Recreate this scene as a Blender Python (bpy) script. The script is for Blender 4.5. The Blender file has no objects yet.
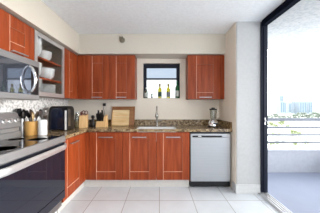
import bpy, bmesh, math, random
from mathutils import Vector, Matrix
random.seed(7)
PI = math.pi
C = bpy.context.scene.collection
scene = bpy.context.scene

# ------------------------------------------------------------------ camera
H = 1.26
cam_data = bpy.data.cameras.new('camera')
cam_data.lens = 20.25; cam_data.sensor_width = 36; cam_data.clip_end = 3000; cam_data.clip_start = .02
cam = bpy.data.objects.new('camera', cam_data); C.objects.link(cam)
cam.location = (0, 0, H); cam.rotation_euler = (PI/2, 0, 0)
scene.camera = cam

# ------------------------------------------------------------------ world / light / exposure
w = bpy.data.worlds.new('sky'); scene.world = w; w.use_nodes = True
bg = w.node_tree.nodes['Background']
bg.inputs[0].default_value = (0.93, 0.97, 1.0, 1); bg.inputs[1].default_value = 5.0

def area(name, loc, rot, sx, sy, power, col=(1, 1, 1)):
    l = bpy.data.lights.new(name, 'AREA'); l.shape = 'RECTANGLE'; l.size = sx; l.size_y = sy
    l.energy = power; l.color = col
    o = bpy.data.objects.new(name, l); C.objects.link(o); o.location = loc; o.rotation_euler = rot
    return o
area('rear_fill_light', (0.2, -2.9, 1.5), (PI/2, 0, 0), 1.6, 1.6, 4, (1.0, 0.97, 0.93))   # added fill behind the camera to brighten the room, pointing +Y
area('ceiling_fill_light', (-0.1, 0.75, 2.40), (0, 0, 0), 0.6, 0.6, 17, (1.0, 0.93, 0.84))  # added fill from above the frame, to brighten the room
sl = bpy.data.lights.new('added_low_sun', 'SUN'); sl.energy = 6.0; sl.angle = math.radians(38); sl.color = (1.0, .93, .84)
so = bpy.data.objects.new('added_low_sun', sl); C.objects.link(so); so.location = (6, 0, 4)      # added wide soft sun through the balcony door, to brighten the left cabinets
so.rotation_euler = Vector((1, -.06, .20)).to_track_quat('Z', 'Y').to_euler()
scene.view_settings.view_transform = 'Standard'; scene.view_settings.look = 'None'
scene.view_settings.gamma = 1; scene.view_settings.exposure = 0.15
scene.view_settings.use_curve_mapping = False

# ------------------------------------------------------------------ materials
def mat(name, col, rough=.5, metal=0, noise=None, bump=0, **kw):
    """noise = (scale xyz, colour2, detail, lo, hi)"""
    m = bpy.data.materials.new(name); m.use_nodes = True
    nt = m.node_tree; b = nt.nodes['Principled BSDF']
    b.inputs['Base Color'].default_value = (*col, 1); b.inputs['Roughness'].default_value = rough
    b.inputs['Metallic'].default_value = metal
    for k, v in kw.items(): b.inputs[k.replace('_', ' ')].default_value = v
    sc, c2, det, lo, hi = noise if noise else ((30, 30, 30), tuple(c*.93 for c in col), 2, .3, .7)
    tc = nt.nodes.new('ShaderNodeTexCoord'); mp = nt.nodes.new('ShaderNodeMapping')
    mp.inputs['Scale'].default_value = sc
    nz = nt.nodes.new('ShaderNodeTexNoise'); nz.inputs['Scale'].default_value = 1; nz.inputs['Detail'].default_value = det
    cr = nt.nodes.new('ShaderNodeValToRGB')
    cr.color_ramp.elements[0].position = lo; cr.color_ramp.elements[1].position = hi
    cr.color_ramp.elements[0].color = (*c2, 1); cr.color_ramp.elements[1].color = (*col, 1)
    L = nt.links.new
    L(tc.outputs['Object'], mp.inputs[0]); L(mp.outputs[0], nz.inputs['Vector'])
    L(nz.outputs[0], cr.inputs[0]); L(cr.outputs[0], b.inputs['Base Color'])
    if bump:
        bp = nt.nodes.new('ShaderNodeBump'); bp.inputs['Strength'].default_value = bump; bp.inputs['Distance'].default_value = .01
        L(nz.outputs[0], bp.inputs['Height']); L(bp.outputs[0], b.inputs['Normal'])
    m['ramp'] = cr.name
    return m

def glass_mat(name, tint=(1, 1, 1), refl=.06, rough=.02, edge=.6):
    m = bpy.data.materials.new(name); m.use_nodes = True; nt = m.node_tree
    nt.nodes.clear(); L = nt.links.new
    out = nt.nodes.new('ShaderNodeOutputMaterial'); mx = nt.nodes.new('ShaderNodeMixShader')
    tr = nt.nodes.new('ShaderNodeBsdfTransparent'); gl = nt.nodes.new('ShaderNodeBsdfGlossy')
    fr = nt.nodes.new('ShaderNodeLayerWeight'); fr.inputs[0].default_value = .25
    mm = nt.nodes.new('ShaderNodeMath'); mm.operation = 'MULTIPLY_ADD'; mm.inputs[1].default_value = edge; mm.inputs[2].default_value = refl
    tr.inputs[0].default_value = (*tint, 1); gl.inputs['Roughness'].default_value = rough
    L(fr.outputs['Facing'], mm.inputs[0]); L(mm.outputs[0], mx.inputs[0]); L(tr.outputs[0], mx.inputs[1]); L(gl.outputs[0], mx.inputs[2]); L(mx.outputs[0], out.inputs[0])
    return m

WOOD = mat('cherry_wood', (.36, .072, .020), .35, noise=((24, 24, 2.2), (.20, .032, .008), 6, .3, .75), Specular_IOR_Level=.25)
EDGE_GLINT = mat('painted_edge_glint', (.74, .42, .30), .25, noise=((8, 8, 8), (.66, .36, .24), 2, .3, .7))  # light caught on the frame's inner edge, put into the colour
EDGE_SHADE = mat('painted_edge_shade', (.34, .12, .06), .3)  # duller copy for the panel edges turned from the light
CARC = mat('cabinet_carcass', (.20, .035, .012), .5)
BEIN = mat('pale_cabinet_interior', (.30, .25, .20), .6)
SEAM = mat('dark_gap', (.03, .012, .008), .8)
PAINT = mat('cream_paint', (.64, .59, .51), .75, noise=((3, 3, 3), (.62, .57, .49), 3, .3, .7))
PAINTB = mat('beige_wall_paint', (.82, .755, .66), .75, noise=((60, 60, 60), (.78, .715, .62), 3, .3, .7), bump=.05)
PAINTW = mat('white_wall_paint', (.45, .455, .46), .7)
CEIL = mat('ceiling_paint', (.90, .93, .95), .85)
TRIM = mat('white_trim', (.82, .82, .82), .45)
STEEL = mat('brushed_steel', (.44, .45, .47), .42, .85, noise=((2, 2, 200), (.38, .39, .41), 2, .2, .8))
STEELD = mat('dark_steel', (.36, .35, .35), .3, 1)
CHROME = mat('chrome', (.8, .8, .8), .1, 1)
NICKEL = mat('brushed_nickel_faucet', (.36, .35, .33), .25, 1)
BLACKG = mat('black_glass', (.010, .012, .022), .03, Specular_IOR_Level=.5)
MIRRG = mat('reflective_microwave_glass', (.16, .18, .23), .03, .75, Coat_Weight=.6, Coat_Roughness=.02, Specular_IOR_Level=1.0)
BLACKP = mat('black_plastic', (.010, .010, .012), .35, Specular_IOR_Level=.35)
NAVY = mat('gloss_navy_plastic', (.010, .014, .035), .12, Coat_Weight=.4)
FRAMEB = mat('black_aluminium', (.009, .012, .024), .5, Specular_IOR_Level=.2)
HEADM = mat('matte_black_aluminium', (.006, .008, .016), .9, Specular_IOR_Level=.03)
ALU = mat('silver_aluminium', (.72, .72, .73), .35, .8)
BAMBOO = mat('bamboo', (.72, .42, .14), .4, noise=((40, 40, 3), (.60, .32, .09), 3, .3, .7))
MAPLE = mat('maple_board', (.86, .68, .40), .45, noise=((3, 20, 20), (.68, .45, .20), 3, .3, .7))
WALNUT = mat('acacia_board', (.36, .17, .06), .45, noise=((4, 20, 20), (.24, .10, .035), 4, .3, .7))
BLOCKW = mat('knife_block_wood', (.84, .56, .28), .45, noise=((30, 30, 4), (.74, .46, .20), 3, .3, .7))
CERW = mat('white_ceramic', (.80, .82, .84), .15)
DISH = mat('white_dishes', (.75, .77, .78), .3)
REDP = mat('dark_red_plastic', (.10, .012, .012), .3)
PLUG = mat('outlet_plate', (.72, .67, .59), .5)
BRASS = mat('aged_brass', (.20, .18, .13), .35, .6)
CONC = mat('painted_concrete', (.41, .43, .48), .9, noise=((18, 18, 18), (.37, .39, .44), 4, .3, .7), bump=.2)
BALC = mat('balcony_floor_paint', (.215, .24, .32), .7, noise=((5, 5, 5), (.205, .23, .305), 3, .3, .7))
POPC = mat('popcorn_ceiling', (.46, .465, .475), .9, noise=((26, 34, 20), (.34, .36, .39), 8, .36, .60), bump=.6)
RAILM = mat('grey_railing_paint', (.12, .135, .17), .4)
GLASS = glass_mat('clear_glass', (.56, .565, .57), refl=.02, edge=.3)
GLASSU = glass_mat('screened_glass', (.345, .37, .40), .002, edge=.05)
FROST = mat('frosted_cabinet_glass', (.96, .97, .97), .22, Transmission_Weight=1.0, IOR=1.12)
JAR = glass_mat('jar_glass', (.86, .88, .86), .12)
WINEG = glass_mat('yellow_green_bottle_glass', (.62, .58, .06), .04)
JARG = glass_mat('pale_grey_bottle_glass', (.52, .58, .52), .05)
WINEG2 = mat('green_bottle_glass', (.02, .16, .05), .08, Transmission_Weight=.3, IOR=1.3)
LABELD = mat('dark_green_label', (.03, .07, .045), .6)
LABELG = mat('grey_label', (.20, .20, .22), .6)
LABELW = mat('white_label', (.50, .53, .50), .6)
OLIVE = mat('amber_foil', (.28, .20, .02), .4)
LEAF = mat('hazy_foliage', (.20, .225, .195), .9, noise=((.5, .5, .5), (.13, .155, .125), 4, .3, .7))  # distance haze mixed into the leaf colours
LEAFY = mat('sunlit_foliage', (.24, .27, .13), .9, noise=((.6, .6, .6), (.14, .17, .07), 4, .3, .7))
BARK = mat('bark', (.30, .26, .22), .9)
BLD = mat('hazy_blue_facade', (.22, .26, .30), .8)  # distance haze mixed into the tower colours
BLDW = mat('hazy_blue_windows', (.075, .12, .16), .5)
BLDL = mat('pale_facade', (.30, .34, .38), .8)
GROUND = mat('pale_ground', (.62, .62, .60), .9, noise=((.05, .05, .05), (.54, .57, .50), 4, .3, .7))

def granite():
    m = bpy.data.materials.new('brown_granite'); m.use_nodes = True; nt = m.node_tree; L = nt.links.new
    b = nt.nodes['Principled BSDF']; b.inputs['Roughness'].default_value = .22
    tc = nt.nodes.new('ShaderNodeTexCoord')
    n1 = nt.nodes.new('ShaderNodeTexNoise'); n1.inputs['Scale'].default_value = 28; n1.inputs['Detail'].default_value = 8; n1.inputs['Roughness'].default_value = .75
    cr = nt.nodes.new('ShaderNodeValToRGB'); e = cr.color_ramp.elements
    e[0].position = .36; e[0].color = (.035, .022, .014, 1); e[1].position = .66; e[1].color = (.52, .42, .28, 1)
    for p, c in ((.44, (.10, .062, .030, 1)), (.50, (.24, .165, .085, 1)), (.57, (.36, .265, .15, 1))):
        q = e.new(p); q.color = c
    L(tc.outputs['Object'], n1.inputs['Vector']); L(n1.outputs[0], cr.inputs[0]); L(cr.outputs[0], b.inputs['Base Color'])
    return m
GRAN = granite()

def marble():
    m = mat('mottled_white_tile', (.80, .80, .80), .25, noise=((34, 34, 34), (.36, .37, .38), 6, .34, .56))
    return m
MARB = marble()
BASEM = mat('baseboard_paint', (.54, .545, .55), .5)
KICK = mat('toe_kick_laminate', (.62, .60, .57), .5)

def tile_floor():
    m = bpy.data.materials.new('floor_tile'); m.use_nodes = True; nt = m.node_tree; L = nt.links.new
    b = nt.nodes['Principled BSDF']
    tc = nt.nodes.new('ShaderNodeTexCoord'); mp = nt.nodes.new('ShaderNodeMapping')
    T = .452
    # grout lines through world x = -0.008 and y = 2.405
    mp.inputs['Location'].default_value = (.008/T + 40, -2.412/T + 40, 0); mp.inputs['Scale'].default_value = (1/T, 1/T, 1)
    br = nt.nodes.new('ShaderNodeTexBrick'); br.offset = 0; br.squash = 1
    br.inputs['Scale'].default_value = 1; br.inputs['Mortar Size'].default_value = .0085; br.inputs['Mortar Smooth'].default_value = .3
    br.inputs['Brick Width'].default_value = 1; br.inputs['Row Height'].default_value = 1; br.inputs['Bias'].default_value = 0
    br.inputs['Color1'].default_value = (.67, .71, .76, 1); br.inputs['Color2'].default_value = (.63, .67, .72, 1); br.inputs['Mortar'].default_value = (.24, .225, .20, 1)
    nz = nt.nodes.new('ShaderNodeTexNoise'); nz.inputs['Scale'].default_value = 6; nz.inputs['Detail'].default_value = 5
    mx = nt.nodes.new('ShaderNodeMixRGB'); mx.blend_type = 'MULTIPLY'; mx.inputs[0].default_value = .18
    L(tc.outputs['Object'], mp.inputs[0]); L(mp.outputs[0], br.inputs['Vector']); L(tc.outputs['Object'], nz.inputs['Vector'])
    L(br.outputs['Color'], mx.inputs[1]); L(nz.outputs[0], mx.inputs[2]); L(mx.outputs[0], b.inputs['Base Color'])
    b.inputs['Roughness'].default_value = .28
    return m
TILE = tile_floor()

# ------------------------------------------------------------------ mesh helpers
def nb(): return bmesh.new()
def box(bm, x0, x1, y0, y1, z0, z1, bev=0):
    mtx = Matrix.Translation(((x0+x1)/2, (y0+y1)/2, (z0+z1)/2)) @ Matrix.Diagonal((abs(x1-x0), abs(y1-y0), abs(z1-z0), 1))
    r = bmesh.ops.create_cube(bm, size=1, matrix=mtx)
    if bev:
        es = list({e for v in r['verts'] for e in v.link_edges})
        bmesh.ops.bevel(bm, geom=es, offset=bev, segments=2, affect='EDGES', profile=.5)
    return bm
def lathe(bm, prof, cx, cy, z=0, n=28, axis='Z'):
    rings = []
    for r, h in prof:
        ring = []
        for i in range(n):
            a = 2*PI*i/n
            ring.append(bm.verts.new((r*math.cos(a), r*math.sin(a), h)))
        rings.append(ring)
    for a, b_ in zip(rings, rings[1:]):
        for i in range(n): bm.faces.new((a[i], a[(i+1) % n], b_[(i+1) % n], b_[i]))
    if prof[0][0] > 0: bm.faces.new(rings[0][::-1])
    if prof[-1][0] > 0: bm.faces.new(rings[-1])
    vs = [v for r in rings for v in r]
    if axis == 'Y': R = Matrix.Rotation(PI/2, 4, 'X')
    elif axis == 'X': R = Matrix.Rotation(PI/2, 4, 'Y')
    elif axis == 'Z': R = Matrix.Identity(4)
    else: R = axis
    bmesh.ops.transform(bm, matrix=Matrix.Translation((cx, cy, z)) @ R, verts=vs)
    return bm
def tube(bm, pts, r, n=12, flat=1.0):
    pts = [Vector(p) for p in pts]; rings = []
    up = None
    for i, p in enumerate(pts):
        t = (pts[min(i+1, len(pts)-1)] - pts[max(i-1, 0)]).normalized()
        if up is None:
            up = Vector((0, 0, 1)) if abs(t.z) < .9 else Vector((0, 1, 0))
        u = (up - t*up.dot(t)).normalized(); v = t.cross(u); up = u
        rr = r[i] if isinstance(r, (list, tuple)) else r
        rings.append([bm.verts.new(p + (u*math.cos(2*PI*k/n) + v*math.sin(2*PI*k/n)*flat)*rr) for k in range(n)])
    for a, b_ in zip(rings, rings[1:]):
        for i in range(n): bm.faces.new((a[i], a[(i+1) % n], b_[(i+1) % n], b_[i]))
    bm.faces.new(rings[0][::-1]); bm.faces.new(rings[-1])
    return bm
def prism(bm, poly, lo, hi, axis):
    """poly of (a,b); axis 'X': (a,b)=(y,z); 'Y': (x,z); 'Z': (x,y)"""
    f = {'X': lambda a, b_, c: (c, a, b_), 'Y': lambda a, b_, c: (a, c, b_), 'Z': lambda a, b_, c: (a, b_, c)}[axis]
    A = [bm.verts.new(f(a, b_, lo)) for a, b_ in poly]; B = [bm.verts.new(f(a, b_, hi)) for a, b_ in poly]
    n = len(poly); bm.faces.new(A); bm.faces.new(B[::-1])
    for i in range(n): bm.faces.new((A[i], A[(i+1) % n], B[(i+1) % n], B[i]))
    return bm
def obj(name, bm, m, parent=None, smooth=None, label=None):
    bmesh.ops.recalc_face_normals(bm, faces=bm.faces[:])
    me = bpy.data.meshes.new(name); bm.to_mesh(me); bm.free(); me.materials.append(m)
    if smooth:
        for p in me.polygons: p.use_smooth = True
        try: me.set_sharp_from_angle(angle=math.radians(smooth))
        except Exception: pass
    o = bpy.data.objects.new(name, me); C.objects.link(o)
    if parent is not None:
        o.parent = parent
        p = parent; T = Matrix.Identity(4)
        while p is not None:
            T = p.matrix_basis @ T if False else p.matrix_basis @ T; p = p.parent
        me.transform(T.inverted())          # meshes are given in world coordinates
    if label: o['label'] = label
    return o
def thing(name, label, cat, loc, group=None, rz=0):
    o = bpy.data.objects.new(name, None); C.objects.link(o); o.location = loc; o.rotation_euler = (0, 0, rz)
    o.empty_display_size = .05
    o['label'] = label; o['category'] = cat
    if group: o['group'] = group
    return o
def tag(o, label, cat, group=None, kind=None):
    o['label'] = label; o['category'] = cat
    if group: o['group'] = group
    if kind: o['kind'] = kind
    return o
def struct(name, bm, m, parent=None, smooth=None):
    o = obj(name, bm, m, parent, smooth)
    if parent is None: o['kind'] = 'structure'
    return o
def sthing(name, loc):
    o = bpy.data.objects.new(name, None); C.objects.link(o); o.location = loc; o['kind'] = 'structure'
    return o

# ------------------------------------------------------------------ key planes
YW, XL, XR = 3.37, -1.72, 1.11        # back wall, left wall, kitchen's right side wall
YS, XS = 3.05, -1.373                 # soffit faces
ZS, ZC = 2.155, 2.49                  # soffit underside, ceiling
YP, XD = 2.61, 1.45                   # pillar front, door wall plane
ZT = .915

# floor, ceiling
struct('floor', box(nb(), XL-.1, 1.42, -3, YW+.1, -.1, 0), TILE)
struct('trim_4', box(nb(), 1.42, 1.56, -3, YW+.1, -.1, .004), TRIM)
struct('ceiling', box(nb(), XL-.1, XD+.085, -3, YW+.1, ZC, ZC+.15), CEIL)
# walls
b = nb()
WX0, WX1, WZ0, WZ1 = -.318, .376, 1.415, 2.075
box(b, XL-.1, WX0, YW, YW+.14, 0, ZC); box(b, WX1, XR, YW, YW+.14, 0, ZC)
box(b, WX0, WX1, YW, YW+.14, 0, WZ0); box(b, WX0, WX1, YW, YW+.14, WZ1, ZC)
struct('wall_back', b, PAINTB)
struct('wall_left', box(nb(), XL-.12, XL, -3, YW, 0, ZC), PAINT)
struct('trim_3', box(nb(), XL, XL+.006, 1.0, YW-.001, ZT+.001, 1.39), MARB)       # mottled splashback on the left wall
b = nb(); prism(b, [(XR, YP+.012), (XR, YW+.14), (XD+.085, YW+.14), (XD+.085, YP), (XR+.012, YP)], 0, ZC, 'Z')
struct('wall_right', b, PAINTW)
struct('wall_right_side', box(nb(), XR-.004, XR, YP+.012, YW, 0, ZC), PAINTB)
# soffit (bulkhead) above the upper cabinets, L shaped
b = nb(); prism(b, [(XL, -3), (XS, -3), (XS, YS), (XR-.004, YS), (XR-.004, YW), (XL, YW)], ZS, ZC-.001, 'Z')
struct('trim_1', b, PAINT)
# rear of the living room: wall with wide windows (behind the camera)
b = nb(); box(b, XL-.1, XD+.085, -3.1, -3, 0, .7); box(b, XL-.1, XD+.085, -3.1, -3, 2.3, ZC); box(b, XL-.1, -.8, -3.1, -3, .7, 2.3); box(b, .8, XD+.085, -3.1, -3, .7, 2.3)
struct('wall_rear', b, PAINTW)
struct('wall_right_rear', box(nb(), XD, XD+.085, -3, -.3, 0, ZC), PAINTW)
# baseboards
struct('baseboard_right', box(nb(), XR-.018, XD, YP-.015, YP, 0, .135, .004), BASEM)
struct('baseboard_side', box(nb(), XR-.018, XR-.004, YP, 2.74, 0, .135, .004), BASEM)

# ------------------------------------------------------------------ kitchen window
wf = sthing('window_1', (0.03, YW+.10, WZ0))
b = nb(); FY0, FY1 = YW+.085, YW+.125
box(b, WX0, WX0+.060, FY0, FY1, WZ0, WZ1); box(b, WX1-.060, WX1, FY0, FY1, WZ0, WZ1)
box(b, WX0+.06, WX1-.06, FY0, FY1, WZ1-.075, WZ1)
obj('window_frame', b, FRAMEB, wf)
obj('meeting_rail', box(nb(), WX0+.06, WX1-.06, FY0-.006, FY1-.005, 1.775, 1.803), FRAMEB, wf)
obj('bottom_rail', box(nb(), WX0+.06, WX1-.06, FY0, FY1, WZ0, WZ0+.012), TRIM, wf)
obj('upper_pane', box(nb(), WX0+.06, WX1-.06, FY0+.024, FY0+.028, 1.803, WZ1-.075), GLASSU, wf)
obj('lower_pane', box(nb(), WX0+.06, WX1-.06, FY0+.012, FY0+.016, WZ0+.012, 1.775), GLASS, wf)

# ------------------------------------------------------------------ sliding balcony door frame
dr = sthing('door_1', (XD, YP, 0))
b = nb(); box(b, XD+.004, XD+.034, YP-.03, YP-.001, .03, ZC-.01); box(b, XD+.034, XD+.085, YP-.045, YP-.001, .03, ZC-.01)
obj('door_jamb', b, FRAMEB, dr)
b = nb(); box(b, XD, XD+.07, -.3, YP-.046, ZC-.085, ZC-.004)
obj('door_header', b, HEADM, dr)
b = nb()
box(b, XD-.03, XD+.085, -.3, YP-.018, .005, .02); 
for x in (XD-.025, XD+.01, XD+.045, XD+.075): box(b, x, x+.006, -.3, YP-.046, .02, .034)
obj('door_track', b, ALU, dr)
b = nb(); box(b, XD+.040, XD+.054, YP-.049, YP-.0452, 1.00, 1.10, .001); box(b, XD+.042, XD+.052, YP-.066, YP-.048, 1.045, 1.07, .003)
obj('door_latch', b, ALU, dr, label='silver latch on the dark door jamb')

# ------------------------------------------------------------------ balcony
BY = 3.52
BX = 3.35
struct('floor_balcony', box(nb(), XD+.085, BX+.14, -3, BY+.14, -.16, -.03), BALC)
b = nb(); box(b, XD+.085, BX+.14, BY, BY+.14, -.03, .39); box(b, XD+.085, BX+.152, BY-.012, BY+.152, .39, .41, .004)
struct('wall_balcony', b, CONC)
b = nb(); box(b, BX, BX+.14, -3, BY, -.03, .39); box(b, BX-.012, BX+.152, -3, BY-.013, .39, .41, .004)
struct('wall_balcony_side', b, CONC)
struct('ceiling_balcony', box(nb(), XD+.085, BX+.14, -3, BY+.14, 2.42, 2.62), POPC)
rl = thing('balcony_railing', 'grey metal balcony railing of four horizontal bars on low concrete wall', 'railing', (2.4, BY+.07, .41))
for k, (z, h) in enumerate(((1.0, .062), (.842, .036), (.695, .036), (.55, .036))):
    obj('rail', box(nb(), XD+.11, BX+.09, BY+.05, BY+.09, z-h/2, z+h/2, .004), RAILM, rl)
    obj('rail', box(nb(), BX+.05, BX+.09, -2.9, BY+.049, z-h/2, z+h/2, .004), RAILM, rl)
for x in (1.62, BX+.07):
    obj('post', box(nb(), x-.02, x+.02, BY+.052, BY+.088, .411, .975), RAILM, rl)

# far ground, buildings and trees
GZ = -16
struct('ground', box(nb(), -300, 900, 20, 1500, GZ-1, GZ), GROUND)
def building(x0, x1, yt, Y, m, label, nf):
    s = Y/180; X0, X1 = (x0-160)*s, (x1-160)*s; Zt = H + (106.5-yt)*s
    t = thing('apartment_tower', label, 'building', ((X0+X1)/2, Y+8, GZ))
    obj('walls', box(nb(), X0, X1, Y, Y+16, GZ, Zt), m, t)
    n = max(2, int((X1-X0)/4))
    for i in range(n):
        cx = X0 + (i+.5)*(X1-X0)/n
        obj('window_strip', box(nb(), cx-(X1-X0)/n*.3, cx+(X1-X0)/n*.3, Y-.15, Y+.1, GZ+4, Zt-2), BLDW, t)
    b = nb(); box(b, X0+1, X1-1, Y+3, Y+12, Zt, Zt+1.2); obj('roof_parapet', b, m, t)
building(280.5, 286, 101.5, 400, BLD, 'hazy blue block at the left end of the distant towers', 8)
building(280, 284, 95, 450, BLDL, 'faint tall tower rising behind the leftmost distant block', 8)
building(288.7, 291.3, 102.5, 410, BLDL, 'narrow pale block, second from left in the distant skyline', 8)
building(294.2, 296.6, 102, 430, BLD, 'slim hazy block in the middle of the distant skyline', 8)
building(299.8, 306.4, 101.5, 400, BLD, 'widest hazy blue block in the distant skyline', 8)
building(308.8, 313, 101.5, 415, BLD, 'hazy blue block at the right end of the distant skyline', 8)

def crown_mesh(r, h, seed, m, n=90):
    rnd = random.Random(seed); b = nb()
    for k in range(n):
        a = rnd.uniform(0, 2*PI); q = rnd.random()**.6; zz = rnd.uniform(-1, 1)
        p = Vector((math.cos(a)*q*r*math.sqrt(1-zz*zz*.8), math.sin(a)*q*r*math.sqrt(1-zz*zz*.8), zz*h/2))
        sz = r*rnd.uniform(.10, .24)
        bmesh.ops.create_icosphere(b, subdivisions=1, radius=sz, matrix=Matrix.Translation(p) @ Matrix.Rotation(rnd.uniform(0, 3), 4, 'Z') @ Matrix.Diagonal((1, 1, .6, 1)))
    return b
def tree_proto(name, r, h, trunk, m, seed, label, group):
    t = thing(name, label, 'tree', (0, 0, 0), group)
    c = obj('crown', crown_mesh(r, h, seed, m), m, t); c.location = (0, 0, trunk + h*.45)
    bb = nb(); tube(bb, [(0, 0, 0), (r*.05, 0, trunk*.6), (0, 0, trunk+h*.4)], [r*.09, r*.06, r*.03], 8); obj('trunk', bb, BARK, t)
    return t
def dup(root, loc, rz=0, sc=1.0, label=None, group=None):
    r = root.copy(); C.objects.link(r); r.location = loc; r.rotation_euler = (0, 0, rz); r.scale = (sc, sc, sc)
    if label: r['label'] = label
    if group: r['group'] = group
    for ch in list(root.children):
        c = ch.copy(); C.objects.link(c); c.parent = r
        for g in list(ch.children):
            d = g.copy(); C.objects.link(d); d.parent = c
    return r
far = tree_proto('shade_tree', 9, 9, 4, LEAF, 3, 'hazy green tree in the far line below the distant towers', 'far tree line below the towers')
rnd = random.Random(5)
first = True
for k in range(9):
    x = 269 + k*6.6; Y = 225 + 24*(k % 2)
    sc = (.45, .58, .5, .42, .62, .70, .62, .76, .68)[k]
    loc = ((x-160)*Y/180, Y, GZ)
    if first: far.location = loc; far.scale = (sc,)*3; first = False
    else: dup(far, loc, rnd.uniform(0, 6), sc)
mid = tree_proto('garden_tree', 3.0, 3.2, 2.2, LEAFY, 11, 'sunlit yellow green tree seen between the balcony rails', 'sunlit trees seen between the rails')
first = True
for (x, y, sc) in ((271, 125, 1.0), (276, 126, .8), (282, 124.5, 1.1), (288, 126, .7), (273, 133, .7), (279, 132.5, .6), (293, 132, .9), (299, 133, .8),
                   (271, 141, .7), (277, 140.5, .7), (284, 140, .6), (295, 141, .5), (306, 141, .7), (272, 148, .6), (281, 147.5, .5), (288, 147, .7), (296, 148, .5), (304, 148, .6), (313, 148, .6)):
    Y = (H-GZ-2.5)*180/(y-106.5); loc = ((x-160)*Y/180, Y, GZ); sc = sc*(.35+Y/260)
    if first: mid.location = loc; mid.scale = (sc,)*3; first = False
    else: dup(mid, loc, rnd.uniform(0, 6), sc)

# ------------------------------------------------------------------ cabinets
def fr_back(y):      # u -> +X, out -> -Y
    return lambda u0, u1, o0, o1, z0, z1: (u0, u1, y-o1, y-o0, z0, z1)
def fr_left(x):      # u -> +Y, out -> +X
    return lambda u0, u1, o0, o1, z0, z1: (x+o0, x+o1, u0, u1, z0, z1)
def handle(F, u0, u1, z, parent, m=STEEL):
    b = nb()
    box(b, *F(u0, u1, .026, .036, z-.006, z+.006), .002)
    box(b, *F(u0+.015, u0+.025, .0, .028, z-.005, z+.005)); box(b, *F(u1-.025, u1-.015, .0, .028, z-.005, z+.005))
    return obj('handle', b, m, parent)
def door(F, u0, u1, z0, z1, p, parent, hz=None, hu=None, name='door'):
    """p = (pu0,pu1,pz0,pz1) recessed panel; the door face is at out=0, its back at out=-.02"""
    g = .0016; u0 += g; u1 -= g
    a, c, d, e = p; b = nb()
    box(b, *F(u0, a, -.02, 0, z0, z1)); box(b, *F(c, u1, -.02, 0, z0, z1))
    box(b, *F(a, c, -.02, 0, z0, d)); box(b, *F(a, c, -.02, 0, e, z1))
    box(b, *F(a, c, -.02, -.008, d, e))
    D = obj(name, b, WOOD, parent)
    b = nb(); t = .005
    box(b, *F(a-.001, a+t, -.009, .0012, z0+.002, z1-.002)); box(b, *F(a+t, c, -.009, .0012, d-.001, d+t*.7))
    obj('panel_glint', b, EDGE_GLINT, D, label='painted glint on one long side and foot of the recessed panel')
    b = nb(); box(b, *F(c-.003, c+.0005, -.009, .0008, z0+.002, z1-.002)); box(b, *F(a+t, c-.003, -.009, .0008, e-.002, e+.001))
    obj('shaded_joint_line', b, EDGE_SHADE, D, label='joint line in a painted shaded tone on the other sides of the panel')
    if hz: handle(F, hu[0], hu[1], hz, D)
    return D

# back upper, left pair
YU = 3.09; F = fr_back(YU)
UZ0, UZ1, PZ0, PZ1 = 1.388, 2.135, 1.499, 2.008
t = thing('wall_cabinet', 'two-door cherry wall cabinet in the corner, left of the window', 'cabinet', (-.92, 3.23, UZ0), 'cherry wall cabinets')
b = nb(); box(b, -1.4185, -.43, YU+.021, YW-.001, UZ0, UZ1+.012); obj('carcass', b, WOOD, t)
obj('filler', box(nb(), -1.4185, -1.2935, YU, YU+.0205, UZ0, UZ1), WOOD, t)
for c in (-1.0765, -.664):
    w0, w1 = (-1.293, -.862) if c < -1 else (-.862, -.43)
    door(F, w0, w1, UZ0, UZ1, (c-.09, c+.09, PZ0, PZ1), t, 1.418, (c-.09, c+.09))
# back upper, right
t = thing('wall_cabinet', 'single-door cherry wall cabinet right of the window, above the dishwasher', 'cabinet', (.78, 3.23, UZ0), 'cherry wall cabinets')
b = nb(); box(b, .48, XR-.005, YU+.021, YW-.001, UZ0, UZ1+.012); obj('carcass', b, WOOD, t)
obj('filler', box(nb(), 1.062, XR-.005, YU, YU+.0205, UZ0, UZ1), WOOD, t)
door(F, .48, 1.06, UZ0, UZ1, (.625, .915, PZ0, PZ1-.02), t, 1.418, (.67, .88))
# left upper: wood door next to the corner
XU = -1.42; G = fr_left(XU)
t = thing('wall_cabinet', 'narrow cherry wall cabinet on the left wall between glass cabinet and corner', 'cabinet', (-1.57, 2.86, UZ0), 'cherry wall cabinets')
b = nb(); box(b, XL+.001, XU-.021, 2.678, 3.088, UZ0, UZ1+.012); obj('carcass', b, WOOD, t)
obj('filler', box(nb(), XU-.0205, XU, 3.0505, 3.089, UZ0, UZ1), WOOD, t)
door(G, 2.678, 3.05, UZ0, UZ1, (2.815, 2.915, PZ0, PZ1), t)
# left upper: cabinet above the microwave
t = thing('wall_cabinet', 'short cherry wall cabinet above the microwave', 'cabinet', (-1.57, 1.6, 1.748), 'cherry wall cabinets')
b = nb(); box(b, XL+.001, XU-.021, 1.16, 2.036, 1.748, UZ1+.012); obj('carcass', b, WOOD, t)
door(G, 1.556, 2.036, 1.748, UZ1, (1.70, 1.893, 1.878, 2.02), t, 1.79, (1.70, 1.90))
door(G, 1.16, 1.554, 1.748, UZ1, (1.30, 1.41, 1.878, 2.02), t)
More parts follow.
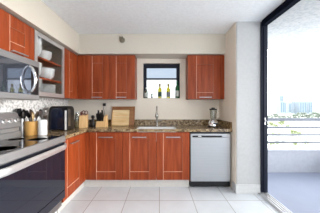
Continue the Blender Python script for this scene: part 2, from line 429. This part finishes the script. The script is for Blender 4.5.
# left upper: glass cabinet
t = thing('glass_cabinet', 'wall cabinet with a silver framed glass door showing shelves of dishes', 'cabinet', (-1.57, 2.357, UZ0))
b = nb(); g0, g1 = 2.04, 2.675
box(b, XL+.001, XU-.021, g0, g0+.016, UZ0, UZ1+.012); box(b, XL+.001, XU-.021, g1-.016, g1, UZ0, UZ1+.012)
box(b, XL+.001, XU-.021, g0+.016, g1-.016, UZ0, UZ0+.016); box(b, XL+.001, XU-.021, g0+.016, g1-.016, UZ1-.004, UZ1+.012)
box(b, XL+.001, XL+.012, g0+.016, g1-.016, UZ0+.016, UZ1-.004)
obj('carcass', b, BEIN, t)
for z in (1.60, 1.84): obj('shelf', box(nb(), XL+.0125, XU-.03, g0+.0165, g1-.0165, z, z+.020), WOOD, t)
b = nb(); fw = .048
box(b, XU-.02, XU, g0+.002, g0+fw, UZ0, UZ1); box(b, XU-.02, XU, g1-fw, g1-.002, UZ0, UZ1)
box(b, XU-.02, XU, g0+fw, g1-fw, UZ0, UZ0+fw); box(b, XU-.02, XU, g0+fw, g1-fw, UZ1-fw, UZ1)
d = obj('door_frame', b, ALU, t, label='silver aluminium door frame')
obj('pane', box(nb(), XU-.013, XU-.009, g0+fw, g1-fw, UZ0+fw, UZ1-fw), FROST, d)
# dishes inside
def bowl_prof(r, h): return [(r*.45, 0), (r*.5, .004), (r*.85, h*.55), (r, h), (r*.96, h), (r*.8, h*.55), (r*.4, .010), (.0005, .010)]
def plate_prof(r): return [(r*.55, 0), (r*.6, .004), (r, .014), (r*.99, .017), (r*.6, .008), (.0005, .008)]
def dishes(name, cat, prof, cx, cy, z, step, n, label, group):
    o0 = None
    for k in range(n):
        if o0 is None:
            o0 = obj(name, lathe(nb(), prof, 0, 0, 0, 24), DISH, None, 40); o = o0
        else:
            o = o0.copy(); C.objects.link(o)
        o.location = (cx, cy, z + k*step); tag(o, label, cat, group)
dishes('dinner_plate', 'plate', plate_prof(.122), -1.582, 2.20, 1.405, .0105, 18, 'white plate in the stack on the bottom of the glass cabinet', 'plates on the cabinet floor')
dishes('serving_bowl', 'bowl', bowl_prof(.120, .08), -1.582, 2.20, 1.621, .024, 5, 'white bowl in the stack on the lower shelf of the glass cabinet', 'bowls on the lower shelf')
dishes('salad_plate', 'plate', plate_prof(.120), -1.582, 2.49, 1.405, .0105, 14, 'white plate in the lower stack at the far end of the glass cabinet floor', 'small plates on the cabinet floor')
dishes('deep_bowl', 'bowl', bowl_prof(.120, .13), -1.582, 2.20, 1.861, .028, 5, 'white deep bowl in the stack on the upper shelf of the glass cabinet', 'bowls on the upper shelf')
dishes('dessert_bowl', 'bowl', bowl_prof(.115, .085), -1.582, 2.48, 1.621, .024, 4, 'white bowl in the stack at the far end of the lower cabinet shelf', 'far bowls on the lower shelf')
dishes('mixing_bowl', 'bowl', bowl_prof(.10, .09), -1.582, 2.44, 1.861, .024, 3, 'white bowl in the smaller stack at the far end of the upper cabinet shelf', 'far bowls on the upper shelf')

# base cabinets, back run
YB = 2.77; F = fr_back(YB); BZ0, BZ1, QZ0, QZ1 = .13, .862, .255, .762
def base(u0, u1, c, label, du0=None):
    du0 = u0 if du0 is None else du0
    t = thing('base_cabinet', label, 'cabinet', ((u0+u1)/2, 3.07, 0), 'cherry base cabinets')
    b = nb(); z1 = .874
    # open topped box so the sink bowl can hang in it
    box(b, u0+.001, u0+.018, YB+.021, YW-.002, BZ0, z1); box(b, u1-.018, u1-.001, YB+.021, YW-.002, BZ0, z1)
    box(b, u0+.018, u1-.018, YB+.021, YW-.002, BZ0, BZ0+.018); box(b, u0+.018, u1-.018, YW-.015, YW-.002, BZ0+.018, z1)
    box(b, u0+.018, u1-.018, YB+.021, YB+.04, .845, z1)
    obj('carcass', b, CARC, t)
    door(F, du0, u1, BZ0, BZ1, (c-.15, c+.15, QZ0, QZ1), t, .792, (c-.11, c+.11))
    return t
base(-1.088, -.575, -.830, 'cherry base cabinet in the corner under the knife block')
base(-.573, -.059, -.317, 'cherry base cabinet under the left half of the sink')
base(-.057, .456, .199, 'cherry base cabinet beside the dishwasher')
obj_f = obj('corner_filler', box(nb(), -1.138, -1.090, YB, YB+.02, BZ0, BZ1), WOOD); tag(obj_f, 'narrow dark cherry filler strip in the inside corner of the base cabinets', 'panel')
struct('baseboard_back', box(nb(), -1.20, .458, 2.826, 2.845, 0, .129), KICK)
# base cabinet, left run
XB = -1.14; G = fr_left(XB)
t = thing('base_cabinet', 'bright cherry base cabinet on the left between range and corner', 'cabinet', (-1.43, 2.44, 0), 'cherry base cabinets')
b = nb(); box(b, XL+.001, XB-.021, 2.112, 2.768, BZ0, .874); obj('carcass', b, WOOD, t)
door(G, 2.112, 2.64, BZ0, BZ1, (2.21, 2.54, QZ0, QZ1), t, .792, (2.27, 2.48))
obj('filler', box(nb(), XB-.0205, XB, 2.6405, 2.768, BZ0, BZ1), WOOD, t)
struct('baseboard_left', box(nb(), XB-.08, XB-.06, 2.112, 2.826, 0, .129), KICK)

# countertop with backsplash
ct = thing('countertop', 'brown speckled granite L-shaped countertop with low splashback', 'countertop', (-.3, 3.05, .875))
SX0, SX1, SY0, SY1 = -.345, .235, 2.80, 3.00
b = nb(); z0, z1 = .875, ZT; yf = 2.745
box(b, XL+.007, SX0, yf, YW-.001, z0, z1); box(b, SX1, XR-.005, yf, YW-.001, z0, z1)
box(b, SX0, SX1, yf, SY0, z0, z1); box(b, SX0, SX1, SY1, YW-.001, z0, z1)
box(b, XL+.007, -1.115, 2.108, yf, z0, z1)
obj('slab', b, GRAN, ct)
b = nb(); box(b, -1.71, XR-.005, YW-.021, YW-.001, ZT, 1.018); box(b, XR-.025, XR-.005, 2.76, YW-.021, ZT, 1.018)
obj('splashback', b, GRAN, ct)
sk = thing('kitchen_sink', 'white rectangular sink set in the granite below the window', 'sink', ((SX0+SX1)/2, 2.965, .72))
b = nb(); e = .012
box(b, SX0-e, SX0, SY0-e, SY1+e, .72, .874); box(b, SX1, SX1+e, SY0-e, SY1+e, .72, .874)
box(b, SX0, SX1, SY0-e, SY0, .72, .874); box(b, SX0, SX1, SY1, SY1+e, .72, .874); box(b, SX0, SX1, SY0, SY1, .71, .722)
obj('basin', b, CERW, sk)
b = nb(); q = .014; zt = ZT+.006; zb = ZT+.0003
box(b, SX0-q, SX1+q, SY0-q, SY0+.002, zb, zt); box(b, SX0-q, SX1+q, SY1-.002, SY1+q, zb, zt)
box(b, SX0-q, SX0+.002, SY0+.002, SY1-.002, zb, zt); box(b, SX1-.002, SX1+q, SY0+.002, SY1-.002, zb, zt)
box(b, SX0+.0005, SX1-.0005, SY1-.004, SY1-.0005, .8745, zb); box(b, SX0+.0005, SX1-.0005, SY0+.0005, SY0+.004, .8745, zb)
obj('rim', b, CERW, sk)
obj('drain', lathe(nb(), [(.04, 0), (.04, .003), (.03, .004), (.001, .002)], -.06, 2.93, .7225), STEEL, sk)

# faucet
fx, fy = -.055, 3.20
f = thing('kitchen_faucet', 'tall brushed metal gooseneck faucet behind the sink', 'faucet', (fx, fy, ZT))
obj('base', lathe(nb(), [(.034, 0), (.034, .008), (.026, .02), (.021, .03), (.021, .13), (.014, .14), (.013, .15)], fx, fy, ZT+.0005), NICKEL, f, 40)
pts = [(fx, fy, ZT+.14), (fx, fy, ZT+.24)]
for k in range(0, 11):
    a = PI*k/10; pts.append((fx, fy-.085+.085*math.cos(a), ZT+.25+.095*math.sin(a)))
pts.append((fx, fy-.17, ZT+.235))
obj('spout', tube(nb(), pts, .0115, 14), NICKEL, f, 40)
obj('spray_head', lathe(nb(), [(.010, .09), (.02, .07), (.030, .035), (.028, .01), (.020, 0)], fx, fy-.17, ZT+.155, 20), NICKEL, f, 40)
b = nb(); tube(b, [(fx+.015, fy, ZT+.085), (fx+.05, fy, ZT+.088), (fx+.095, fy-.005, ZT+.096)], [.013, .009, .007], 12); obj('lever', b, NICKEL, f, 40)

# ------------------------------------------------------------------ dishwasher
dw = thing('dishwasher', 'stainless steel dishwasher under the counter beside the right wall', 'dishwasher', (.77, 3.05, 0))
obj('tub', box(nb(), .468, 1.085, 2.80, 3.34, .02, .872), BLACKP, dw)
obj('door_panel', box(nb(), .470, 1.083, 2.762, 2.799, .108, .785, .005), STEEL, dw)
b = nb(); box(b, .470, 1.083, 2.762, 2.799, .812, .842, .004); box(b, .470, .50, 2.764, 2.799, .785, .812); box(b, .955, 1.083, 2.764, 2.799, .785, .812)
obj('control_panel', b, STEEL, dw)
obj('handle_recess', box(nb(), .50, .955, 2.786, 2.799, .785, .812), BLACKP, dw)
obj('badge', box(nb(), .59, .64, 2.780, 2.7861, .792, .806), ALU, dw)
obj('kick_plate', box(nb(), .470, 1.075, 2.79, 2.7995, .03, .10), BLACKP, dw)
for x in (.53, 1.02):
    for y in (2.85, 3.28): obj('foot', lathe(nb(), [(.015, 0), (.015, .0205)], x, y, 0, 10), BLACKP, dw)

# ------------------------------------------------------------------ range
RX, RY0, RY1 = -1.105, 1.10, 2.103
rg = thing('range', 'stainless range with black glass oven door at the left edge', 'stove', (-1.4, 1.65, 0))
obj('body', box(nb(), -1.705, RX-.045, RY0, RY1, .10, .895), STEELD, rg)
obj('cooktop', box(nb(), -1.705, RX-.02, RY0, RY1, .8955, .918, .003), BLACKG, rg)
b = nb(); prism(b, [(RX-.045, .845), (RX-.004, .848), (RX+.004, .86), (RX-.006, .918), (RX-.0195, .921), (RX-.0195, .8952), (RX-.045, .8952)], RY0, RY1, 'Y')
# profile is (x,z) swept along Y
obj('front_trim', b, STEEL, rg, 40)
obj('oven_door', box(nb(), RX-.044, RX, RY0+.004, RY1-.004, .30, .842, .004), BLACKG, rg)
obj('drawer', box(nb(), RX-.044, RX, RY0+.004, RY1-.004, .205, .296, .004), BLACKG, rg)
obj('kick_panel', box(nb(), -1.70, RX-.10, RY0+.02, RY1-.005, .0, .0995), TRIM, rg)
pts = []; ya, yb = RY0+.02, RY1-.012
for k in range(25):
    q = k/24; e_ = min(q, 1-q); bow = min(1, e_/.13); bow = math.sin(bow*PI/2)
    pts.append((RX+.002+.050*bow, ya+(yb-ya)*q, .812))
b = nb(); tube(b, pts, .030, 16, .48); obj('oven_handle', b, ALU, rg, 50)
# burner rings
for (x, y, r) in ((-1.28, 1.88, .09), (-1.50, 1.88, .075), (-1.28, 1.45, .11), (-1.50, 1.45, .075)):
    b = nb(); lathe(b, [(r, 0), (r, .0004), (r-.004, .0004), (r-.004, 0)], x, y, .9182, 32); obj('burner_ring', b, STEELD, rg)
# backguard
b = nb(); prism(b, [(-1.712, .9185), (-1.60, .9185), (-1.60, .975), (-1.622, .985), (-1.622, 1.02), (-1.60, 1.035), (-1.642, 1.185), (-1.66, 1.195), (-1.712, 1.195)], RY0, RY1-.03, 'Y')
bg_ = obj('backguard', b, STEEL, rg, 30)
for k, y in enumerate((2.02, 1.94, 1.86, 1.42, 1.34, 1.26)):
    ax = Matrix.Rotation(math.radians(74), 4, 'Y')
    b = nb(); lathe(b, [(.026, 0), (.026, .006), (.020, .008), (.018, .030), (.001, .032)], 0, 0, 0, 20, Matrix.Identity(4))
    bmesh.ops.transform(b, matrix=Matrix.Translation((-1.616, y, 1.105)) @ ax, verts=b.verts[:])
    obj('knob', b, ALU, bg_, 40)
b = nb(); box(b, -.004, .004, 1.50, 1.78, -.04, .04)
bmesh.ops.transform(b, matrix=Matrix.Translation((-1.618, 0, 1.11)) @ Matrix.Rotation(math.radians(-16), 4, 'Y'), verts=b.verts[:])
obj('display', b, BLACKG, bg_)

# ------------------------------------------------------------------ microwave
MX = -1.32
mw = thing('microwave', 'stainless over-the-range microwave with dark mirrored door', 'microwave', (-1.5, 1.6, 1.328))
MY0, MY1 = 1.21, 1.97
obj('body', box(nb(), XL+.001, MX-.04, MY0, MY1, 1.328, 1.744), STEELD, mw)
b = nb(); prism(b, [(MX-.04, 1.684), (MX, 1.684), (MX, 1.735), (MX-.008, 1.744), (MX-.04, 1.744)], MY0, MY1, 'Y')
obj('vent_grille', b, STEEL, mw)
b = nb(); box(b, MX-.04, MX, MY0, MY1, 1.332, 1.383, .003); box(b, MX-.04, MX, MY1-.012, MY1, 1.3835, 1.6835)
obj('trim_strip', b, STEEL, mw)
obj('door', box(nb(), MX-.04, MX-.001, MY0, 1.845, 1.3835, 1.6835), MIRRG, mw)
obj('control_panel', box(nb(), MX-.04, MX-.001, 1.847, MY1-.0125, 1.3835, 1.6835), BLACKP, mw)
pts = []
for k in range(15):
    q = k/14; a = math.sin(PI*q)
    pts.append((MX+.005+.062*a**.55, 1.815, 1.405+.26*q))
obj('handle', tube(nb(), pts, .014, 12, 1.0), CHROME, mw, 50)

# ------------------------------------------------------------------ fire sprinkler on the soffit
sp = thing('sprinkler_head', 'small aged metal fire sprinkler on the soffit above the corner cabinets', 'sprinkler', (-.64, YS, 2.38))
obj('escutcheon', lathe(nb(), [(.048, 0), (.048, .005), (.028, .016), (.001, .017)], -.64, YS, 2.385, 20, 'Y'), BRASS, sp, 40)
b = nb(); tube(b, [(-.64, YS-.01, 2.385), (-.64, YS-.05, 2.385)], .011, 12); tube(b, [(-.652, YS-.045, 2.385), (-.655, YS-.065, 2.385), (-.64, YS-.078, 2.385)], .004, 8); tube(b, [(-.628, YS-.045, 2.385), (-.625, YS-.065, 2.385), (-.64, YS-.078, 2.385)], .004, 8)
obj('nozzle', b, BRASS, sp, 40)
b = nb(); box(b, -.672, -.608, YS-.084, YS-.078, 2.368, 2.402); box(b, -.672, -.608, YS-.10, YS-.055, 2.402, 2.408); obj('deflector', b, BRASS, sp)

# ------------------------------------------------------------------ bottles on the window sill
SZ = WZ0+.0005; SYB = YW+.038
def bottle(x, label, glassm, labm, top=None, h=.275, r=.036):
    t = thing('wine_bottle', label, 'bottle', (x, SYB, SZ), 'bottles on the window sill')
    k = h/.29
    obj('glass_body', lathe(nb(), [(r*.8, 0), (r, .006), (r, .17*k), (r*.85, .19*k), (r*.42, .215*k), (r*.36, .23*k), (r*.36, .262*k), (r*.42, .264*k), (r*.42, .275*k)], x, SYB, SZ, 24), glassm, t, 40)
    obj('paper_label', lathe(nb(), [(r+.0008, .03*k), (r+.0012, .031*k), (r+.0012, .125*k), (r+.0008, .126*k)], x, SYB, SZ, 24), labm, t, 40)
    obj('foil_cap', lathe(nb(), [(r*.45, .235*k), (r*.47, .236*k), (r*.47, .288*k), (r*.3, .29*k)], x, SYB, SZ, 20), top or OLIVE, t, 40)
bottle(-.003, 'yellow green wine bottle with a dark green label on the window sill', WINEG, LABELD)
bottle(.157, 'yellow green wine bottle with a grey label on the window sill', WINEG, LABELG)
bottle(.325, 'green bottle with a white label at the right end of the sill', WINEG2, LABELW, WINEG2, .33, .037)
t = thing('clear_bottle', 'clear bottle with a pale label at the left end of the window sill', 'bottle', (-.262, SYB, SZ), 'bottles on the window sill')
obj('glass_body', lathe(nb(), [(.03, 0), (.034, .005), (.034, .12), (.02, .15), (.013, .165), (.013, .19)], -.262, SYB, SZ, 24), JARG, t, 40)
obj('paper_label', lathe(nb(), [(.035, .02), (.0355, .021), (.0355, .10), (.035, .101)], -.262, SYB, SZ, 24), LABELW, t, 40)
obj('cap', lathe(nb(), [(.015, .18), (.015, .20), (.01, .202)], -.262, SYB, SZ, 20), LABELW, t, 40)
t = thing('small_plant', 'tiny green sprig in a little pot on the window sill', 'plant', (-.155, SYB, SZ))
obj('pot', lathe(nb(), [(.016, 0), (.021, .035), (.018, .035), (.014, .02), (.001, .02)], -.155, SYB, SZ, 18), LABELG, t, 40)
b = nb()
for k in range(9):
    a = k*2.4; q = .016+.003*(k % 3)
    tube(b, [(-.155, SYB, SZ+.02), (-.155+q*.5*math.cos(a), SYB+q*.5*math.sin(a), SZ+.06), (-.155+q*1.4*math.cos(a), SYB+q*1.2*math.sin(a), SZ+.085+.012*(k % 3))], [.003, .005, .001], 6)
obj('leaves', b, mat('sprig_green', (.12, .20, .11), .6), t)

# ------------------------------------------------------------------ counter items, left run
zc = ZT+.0006
def utensil(kind, base, tip, m, label, group, rad=.006):
    """handle from base to near tip, head at tip"""
    B, T = Vector(base), Vector(tip); d = (T-B).normalized()
    t = thing(kind, label, 'utensil', B, group)
    b = nb(); tube(b, [B, B.lerp(T, .7)], [rad, rad*.8], 8); obj('handle', b, m, t)
    side = Vector((0, 1, 0)); side = (side - d*side.dot(d)).normalized(); n = d.cross(side)
    b = nb(); P = B.lerp(T, .68); L_ = (T-P).length
    if kind == 'whisk':
        for k in range(5):
            a = PI*k/5; u = side*math.cos(a)+n*math.sin(a)
            tube(b, [P + d*L_*q + u*.026*math.sin(PI*q) for q in (0, .15, .35, .6, .85, 1)] , .0016, 5)
            tube(b, [P + d*L_*q - u*.026*math.sin(PI*q) for q in (0, .15, .35, .6, .85, 1)] , .0016, 5)
    else:
        wd = {'spatula': .038, 'slotted_spoon': .040, 'wooden_spoon': .027, 'ladle': .038}[kind]
        prof = [(0, .25), (.15, .6), (.4, 1), (.8, 1), (1, .75)] if kind == 'spatula' else [(0, .25), (.2, .6), (.5, 1), (.8, .85), (1, .3)]
        rr = []
        pts = [P + d*L_*q for q, _ in prof]
        vs = []
        for (q, s_), p in zip(prof, pts):
            bow = 0 if kind == 'spatula' else -.012*math.sin(PI*q)
            vs.append([b.verts.new(p + side*sx*wd*s_ + n*(bow+dz)) for sx, dz in ((-1, 0), (0, -.003), (1, 0), (0, .003))])
        for a_, c_ in zip(vs, vs[1:]):
            for i in range(4): b.faces.new((a_[i], a_[(i+1) % 4], c_[(i+1) % 4], c_[i]))
        b.faces.new(vs[0]); b.faces.new(vs[-1][::-1])
    obj('head', b, m, t)
    return t
def crock_prof(r, h, th=.005): return [(r*.96, 0), (r, .004), (r, h), (r-th, h), (r-th, th), (.0005, th)]
# steel cylinder
c1 = (-1.655, 2.150)
o = obj('utensil_canister', lathe(nb(), crock_prof(.036, .20, .003), *c1, zc), STEEL, None, 40); tag(o, 'tall slim stainless utensil canister beside the range control panel', 'utensil holder')
c2 = (-1.558, 2.20)
o = obj('utensil_crock', lathe(nb(), crock_prof(.080, .165, .007), *c2, zc), BAMBOO, None, 40); tag(o, 'round bamboo utensil crock, widest of the three holders by the range', 'utensil holder')
c3 = (-1.425, 2.185)
o = obj('utensil_crock', lathe(nb(), crock_prof(.050, .182, .005), *c3, zc), CERW, None, 40); tag(o, 'white ceramic utensil crock between bamboo crock and black coffee machine', 'utensil holder')
def put(c, kind, dx, dy, L_, m, label, lean=.25, group=None):
    base = (c[0]-dx*.35, c[1]-dy*.35, zc+.012)
    v = Vector((dx*1.0*lean*4, dy*lean*4, 1)).normalized()
    v = Vector((dx, dy, 0))/max(.12, 1)*1.0
    tip = (base[0]+dx*L_*6.2*lean/.25, base[1]+dy*L_*5*lean/.25, base[2]+L_)
    utensil(kind, base, tip, m, label, group)
put(c1, 'spatula', -.004, -.024, .31, BLACKP, 'black spatula leaning left in the steel canister')
put(c1, 'ladle', .006, .020, .30, BLACKP, 'black ladle leaning right in the steel canister')
put(c1, 'wooden_spoon', .018, -.004, .27, STEELD, 'grey metal spoon standing in front in the steel canister')
put(c2, 'slotted_spoon', .058, .014, .30, BLACKP, 'large black slotted spoon leaning right over the bamboo crock')
put(c2, 'spatula', -.050, -.010, .285, BLACKP, 'black spatula leaning left in the bamboo crock')
put(c2, 'wooden_spoon', -.012, .020, .27, MAPLE, 'pale wooden spoon in the middle of the bamboo crock')
put(c2, 'ladle', -.030, .022, .30, STEELD, 'dark metal ladle behind the wooden spoon in the bamboo crock')
put(c2, 'wooden_spoon', .020, -.035, .25, MAPLE, 'short pale wooden spoon at the front of the bamboo crock')
put(c1, 'spatula', .012, .026, .25, BLACKP, 'short black spatula at the back of the steel canister')
put(c2, 'spatula', .030, .045, .27, STEELD, 'steel spatula at the back right of the bamboo crock')
put(c2, 'ladle', -.052, .030, .25, BLACKP, 'short black ladle at the back left of the bamboo crock')
put(c2, 'slotted_spoon', .005, -.055, .21, STEELD, 'steel slotted spoon at the front of the bamboo crock')
put(c3, 'ladle', .005, .030, .25, STEELD, 'metal ladle at the back of the white crock')
put(c3, 'whisk', .026, .010, .29, CHROME, 'wire whisk leaning right in the white crock')
put(c3, 'spatula', -.026, .012, .28, STEELD, 'metal spatula leaning left in the white crock')
put(c3, 'wooden_spoon', .030, -.010, .27, STEELD, 'dark metal spoon in front of the whisk in the white crock')

# black coffee machine
cmx0, cmx1, cy0, cy1 = -1.585, -1.325, 2.55, 2.775
cm = thing('coffee_machine', 'black glossy coffee machine with rounded shoulders on the left counter', 'coffee machine', (-1.455, 2.66, zc))
def arch(x0, x1, z0, z1, r, n=8):
    p = [(x0, z0), (x1, z0)]
    for k in range(n+1):
        a = PI/2*k/n; p.append((x1-r+r*math.cos(a), z1-r+r*math.sin(a)))
    for k in range(n+1):
        a = PI/2+PI/2*k/n; p.append((x0+r+r*math.cos(a), z1-r+r*math.sin(a)))
    return p
Hc = .350
b = nb(); prism(b, arch(cy0+.02, cy1, zc+.006, zc+Hc, .075), cmx0, cmx1, 'X'); obj('housing', b, BLACKP, cm, 30)
b = nb(); prism(b, arch(cmx0+.035, cmx1-.045, zc+.02, zc+Hc-.025, .07), cy0, cy0+.0195, 'Y'); obj('front_panel', b, NAVY, cm, 30)
b = nb(); box(b, cmx1-.028, cmx1-.004, cy0-.004, cy0+.0195, zc+.006, zc+Hc-.06, .008); obj('chrome_column', b, ALU, cm, label='silver strip down the front corner')
b = nb(); prism(b, arch(cy0+.045, cy0+.105, zc+.06, zc+Hc-.04, .028), cmx1, cmx1+.004, 'X'); obj('side_window', b, STEELD, cm, 30)
for x in (cmx0+.03, cmx1-.03):
    for y in (cy0+.06, cy1-.03): obj('foot', lathe(nb(), [(.012, 0), (.012, .0062)], x, y, zc, 10), BLACKP, cm)

# glass jar
t = thing('glass_jar', 'tall glass jar between coffee machine and wooden knife block', 'jar', (-1.362, 2.96, zc))
obj('jar_body', lathe(nb(), [(.034, 0), (.038, .006), (.038, .19), (.030, .215), (.030, .235), (.027, .235), (.027, .215), (.034, .19), (.034, .008), (.0005, .008)], -1.362, 2.96, zc, 24), JAR, t, 40)
obj('contents', lathe(nb(), [(.0325, .0), (.0325, .10), (.001, .11)], -1.362, 2.96, zc+.009, 20), MAPLE, t, 40)
obj('lid', lathe(nb(), [(.032, 0), (.034, .004), (.034, .02), (.02, .024)], -1.362, 2.96, zc+.2355, 20), ALU, t, 40)
# wood block w/ red scissors
def slant_block(cx, cy, wdt, dep, hf, hb, rz, label, m, name='knife_block'):
    t = thing(name, label, 'knife block', (cx, cy, zc))
    b = nb(); prism(b, [(-dep/2, 0), (dep/2, 0), (dep/2, hb), (-dep/2+.02, hf)], -wdt/2, wdt/2, 'X')
    R = Matrix.Translation((cx, cy, zc)) @ Matrix.Rotation(rz, 4, 'Z')
    bmesh.ops.transform(b, matrix=R, verts=b.verts[:]); obj('block', b, m, t)
    return t, R
t, R = slant_block(-1.255, 2.96, .110, .13, .195, .215, 0.10, 'pale wooden block holding dark red handled kitchen tools near the corner', BLOCKW)
def xf(b, R): bmesh.ops.transform(b, matrix=R, verts=b.verts[:]); return b
def loop(cx, cy, cz, rx, rz_, r, n=20): return [(cx+rx*math.cos(2*PI*k/n), cy, cz+rz_*math.sin(2*PI*k/n)) for k in range(n+1)]
sc_ = thing('scissors', 'dark red handled scissors standing in the pale wooden block', 'scissors', (-1.25, 2.97, zc+.19))
b = nb(); tube(b, loop(-.002, .0, .250, .020, .026, .006), .006, 8); tube(b, loop(.042, .0, .243, .022, .028, .006), .006, 8); tube(b, [(.0, 0, .22), (.018, 0, .195)], .007, 8); tube(b, [(.036, 0, .215), (.020, 0, .195)], .007, 8)
obj('grips', xf(b, R), REDP, sc_, 50)
b = nb(); box(b, .012, .024, -.002, .002, .17, .20); obj('blades', xf(b, R), STEEL, sc_)
for k, (x, y) in enumerate(((-.036, -.02), (-.036, .025))):
    kn = thing('kitchen_knife', ['dark red handled knife at the front left of the pale block', 'dark red handled knife at the back left of the pale block'][k], 'knife', R @ Vector((x, y, .19)))
    b = nb(); box(b, x-.010, x+.010, y-.007, y+.007, .185+k*.012, .252+k*.014, .004); obj('handle', xf(b, R), REDP, kn)
# black mills
for k, (x, y, h, r, lab) in enumerate(((-1.130, 3.03, .20, .030, 'tall black pepper mill with a round knob beside the knife block'), (-1.178, 3.07, .12, .024, 'short black salt mill just left of the tall pepper mill'))):
    t = thing('pepper_mill', lab, 'mill', (x, y, zc))
    obj('mill_body', lathe(nb(), [(r, 0), (r*1.15, .006), (r*1.15, h*.3), (r*.75, h*.45), (r*.55, h*.6), (r*.8, h*.66), (r*.5, h*.70)], x, y, zc, 22), BLACKP, t, 40)
    obj('mill_knob', lathe(nb(), [(r*.45, h*.7), (r*.9, h*.78), (r*1.0, h*.86), (r*.8, h*.95), (r*.2, h)], x, y, zc, 22), BLACKP, t, 40)
# knife block with black knives
t, R2 = slant_block(-.985, 3.06, .16, .13, .09, .14, -.1, 'light wooden knife block full of black handled knives in front of the outlet', BLOCKW)
obj('side_block', xf(prism(nb(), [(-.05, .001), (.05, .001), (.05, .205), (-.04, .165)], .045, .079, 'X'), R2), BLOCKW, t)
kp = None
for k, (x, y, z, L_) in enumerate(((-.065, -.02, .10, .105), (-.040, -.015, .10, .12), (-.015, -.02, .10, .10), (.015, -.015, .10, .115), (-.055, .03, .125, .13), (-.025, .035, .125, .10), (.010, .032, .125, .13))):
    if kp is None:
        kp = thing('kitchen_knife', 'x', 'knife', (0, 0, 0), 'black handled knives in the light wooden block')
        b = nb(); prism(b, [(-.010, 0), (.010, 0), (.012, .03), (.009, .07), (.013, .1), (-.008, .105), (-.012, .06)], -.007, .007, 'X'); obj('handle', b, BLACKP, kp)
        o = kp
    else:
        o = kp.copy(); C.objects.link(o)
        for ch in kp.children: c = ch.copy(); C.objects.link(c); c.parent = o
    o.location = R2 @ Vector((x, y, z)); o.rotation_euler = (math.radians(8), math.radians(-6), -.1); o.scale = (1.3, 1.3, L_/.085)
    o['label'] = 'black handled knife in the light wooden knife block beside the cutting boards'
# outlet with charger
t = thing('wall_outlet', 'pale wall outlet above the light knife block', 'outlet', (-1.035, YW, 1.22))
obj('cover_plate', box(nb(), -1.075, -.995, YW-.006, YW-.0005, 1.18, 1.30+.02, .002), PLUG, t)
b = nb(); box(b, -1.05, -1.02, YW-.008, YW-.006, 1.195, 1.235, .001); obj('socket', b, PLUG, t)
t = thing('plug_adapter', 'small black plug adapter with a cable in the wall outlet', 'charger', (-1.035, YW-.03, 1.29))
obj('adapter_body', box(nb(), -1.058, -1.012, YW-.045, YW-.0065, 1.268, 1.318, .005), BLACKP, t)
obj('cable', tube(nb(), [(-1.04, YW-.035, 1.268), (-1.05, YW-.03, 1.22), (-1.03, YW-.028, 1.15), (-1.045, YW-.028, 1.05), (-1.03, YW-.03, .98)], .0035, 8), BLACKP, t)

# cutting boards leaning on the backsplash
def lean_board(x0, x1, L_, th, ybot, ang, m, name, label, slots=False):
    o = thing(name, label, 'cutting board', ((x0+x1)/2, ybot, zc))
    M = Matrix.Translation((0, ybot, zc+th*math.sin(ang))) @ Matrix.Rotation(-ang, 4, 'X')
    b = nb(); box(b, x0, x1, 0, th, 0, L_, .006); xf(b, M); obj('board', b, m, o)
    return o, M
ang = math.radians(17)
bo, M = lean_board(-.885, -.462, .355, .022, 3.225, ang, WALNUT, 'cutting_board', 'large dark brown wooden cutting board leaning on the back wall')
b = nb()
for (a0, a1, c0, c1) in ((-.865, -.482, .333, .338), (-.865, -.86, .02, .338), (-.487, -.482, .02, .338)): box(b, a0, a1, -.0015, .001, c0, c1)
obj('edge_groove', xf(b, M), CARC, bo)
bo, M = lean_board(-.862, -.558, .290, .020, 3.198, ang, MAPLE, 'cutting_board', 'smaller pale maple cutting board leaning in front of the dark one')
b = nb()
for z in (.10, .175): box(b, -.83, -.59, -.0015, .001, z, z+.012)
box(b, -.862, -.84, -.0012, .001, .05, .25)
obj('inlay_strips', xf(b, M), BLOCKW, bo)

# blender at right
bx_, by_ = .905, 3.06
t = thing('blender', 'small blender with glass jar and shiny base near the right wall', 'blender', (bx_, by_, zc))
obj('motor_base', lathe(nb(), [(.078, .012), (.086, .02), (.085, .05), (.072, .09), (.048, .118), (.040, .125)], bx_, by_, zc, 28), CHROME, t, 40)
obj('foot_ring', lathe(nb(), [(.085, 0), (.090, .004), (.090, .022), (.078, .024)], bx_, by_, zc, 28), BLACKP, t, 40)
obj('control_strip', box(nb(), bx_-.028, bx_+.05, by_-.092, by_-.070, zc+.045, zc+.068, .004), BLACKP, t)
obj('jar', lathe(nb(), [(.040, .126), (.046, .14), (.060, .285), (.057, .285), (.043, .142), (.0005, .14)], bx_, by_, zc, 28), JAR, t, 40)
obj('jar_lid', lathe(nb(), [(.062, .286), (.065, .288), (.064, .305), (.03, .310), (.028, .325), (.001, .327)], bx_, by_, zc, 28), BLACKP, t, 40)
b = nb(); tube(b, [(bx_+.055, by_, zc+.27), (bx_+.09, by_, zc+.26), (bx_+.088, by_, zc+.19), (bx_+.052, by_, zc+.16)], .007, 10); obj('jar_handle', b, JAR, t, 40)

# made-up lamp rim around the added ceiling fill (above the frame)
t = thing('added_ceiling_light', 'unseen added round ceiling light over the kitchen floor', 'lamp', (-.1, .75, ZC))
obj('rim', lathe(nb(), [(.34, 0), (.34, -.03), (.33, -.035), (.32, -.005), (.32, 0)], -.1, .75, ZC-.001, 40), TRIM, t, 40)
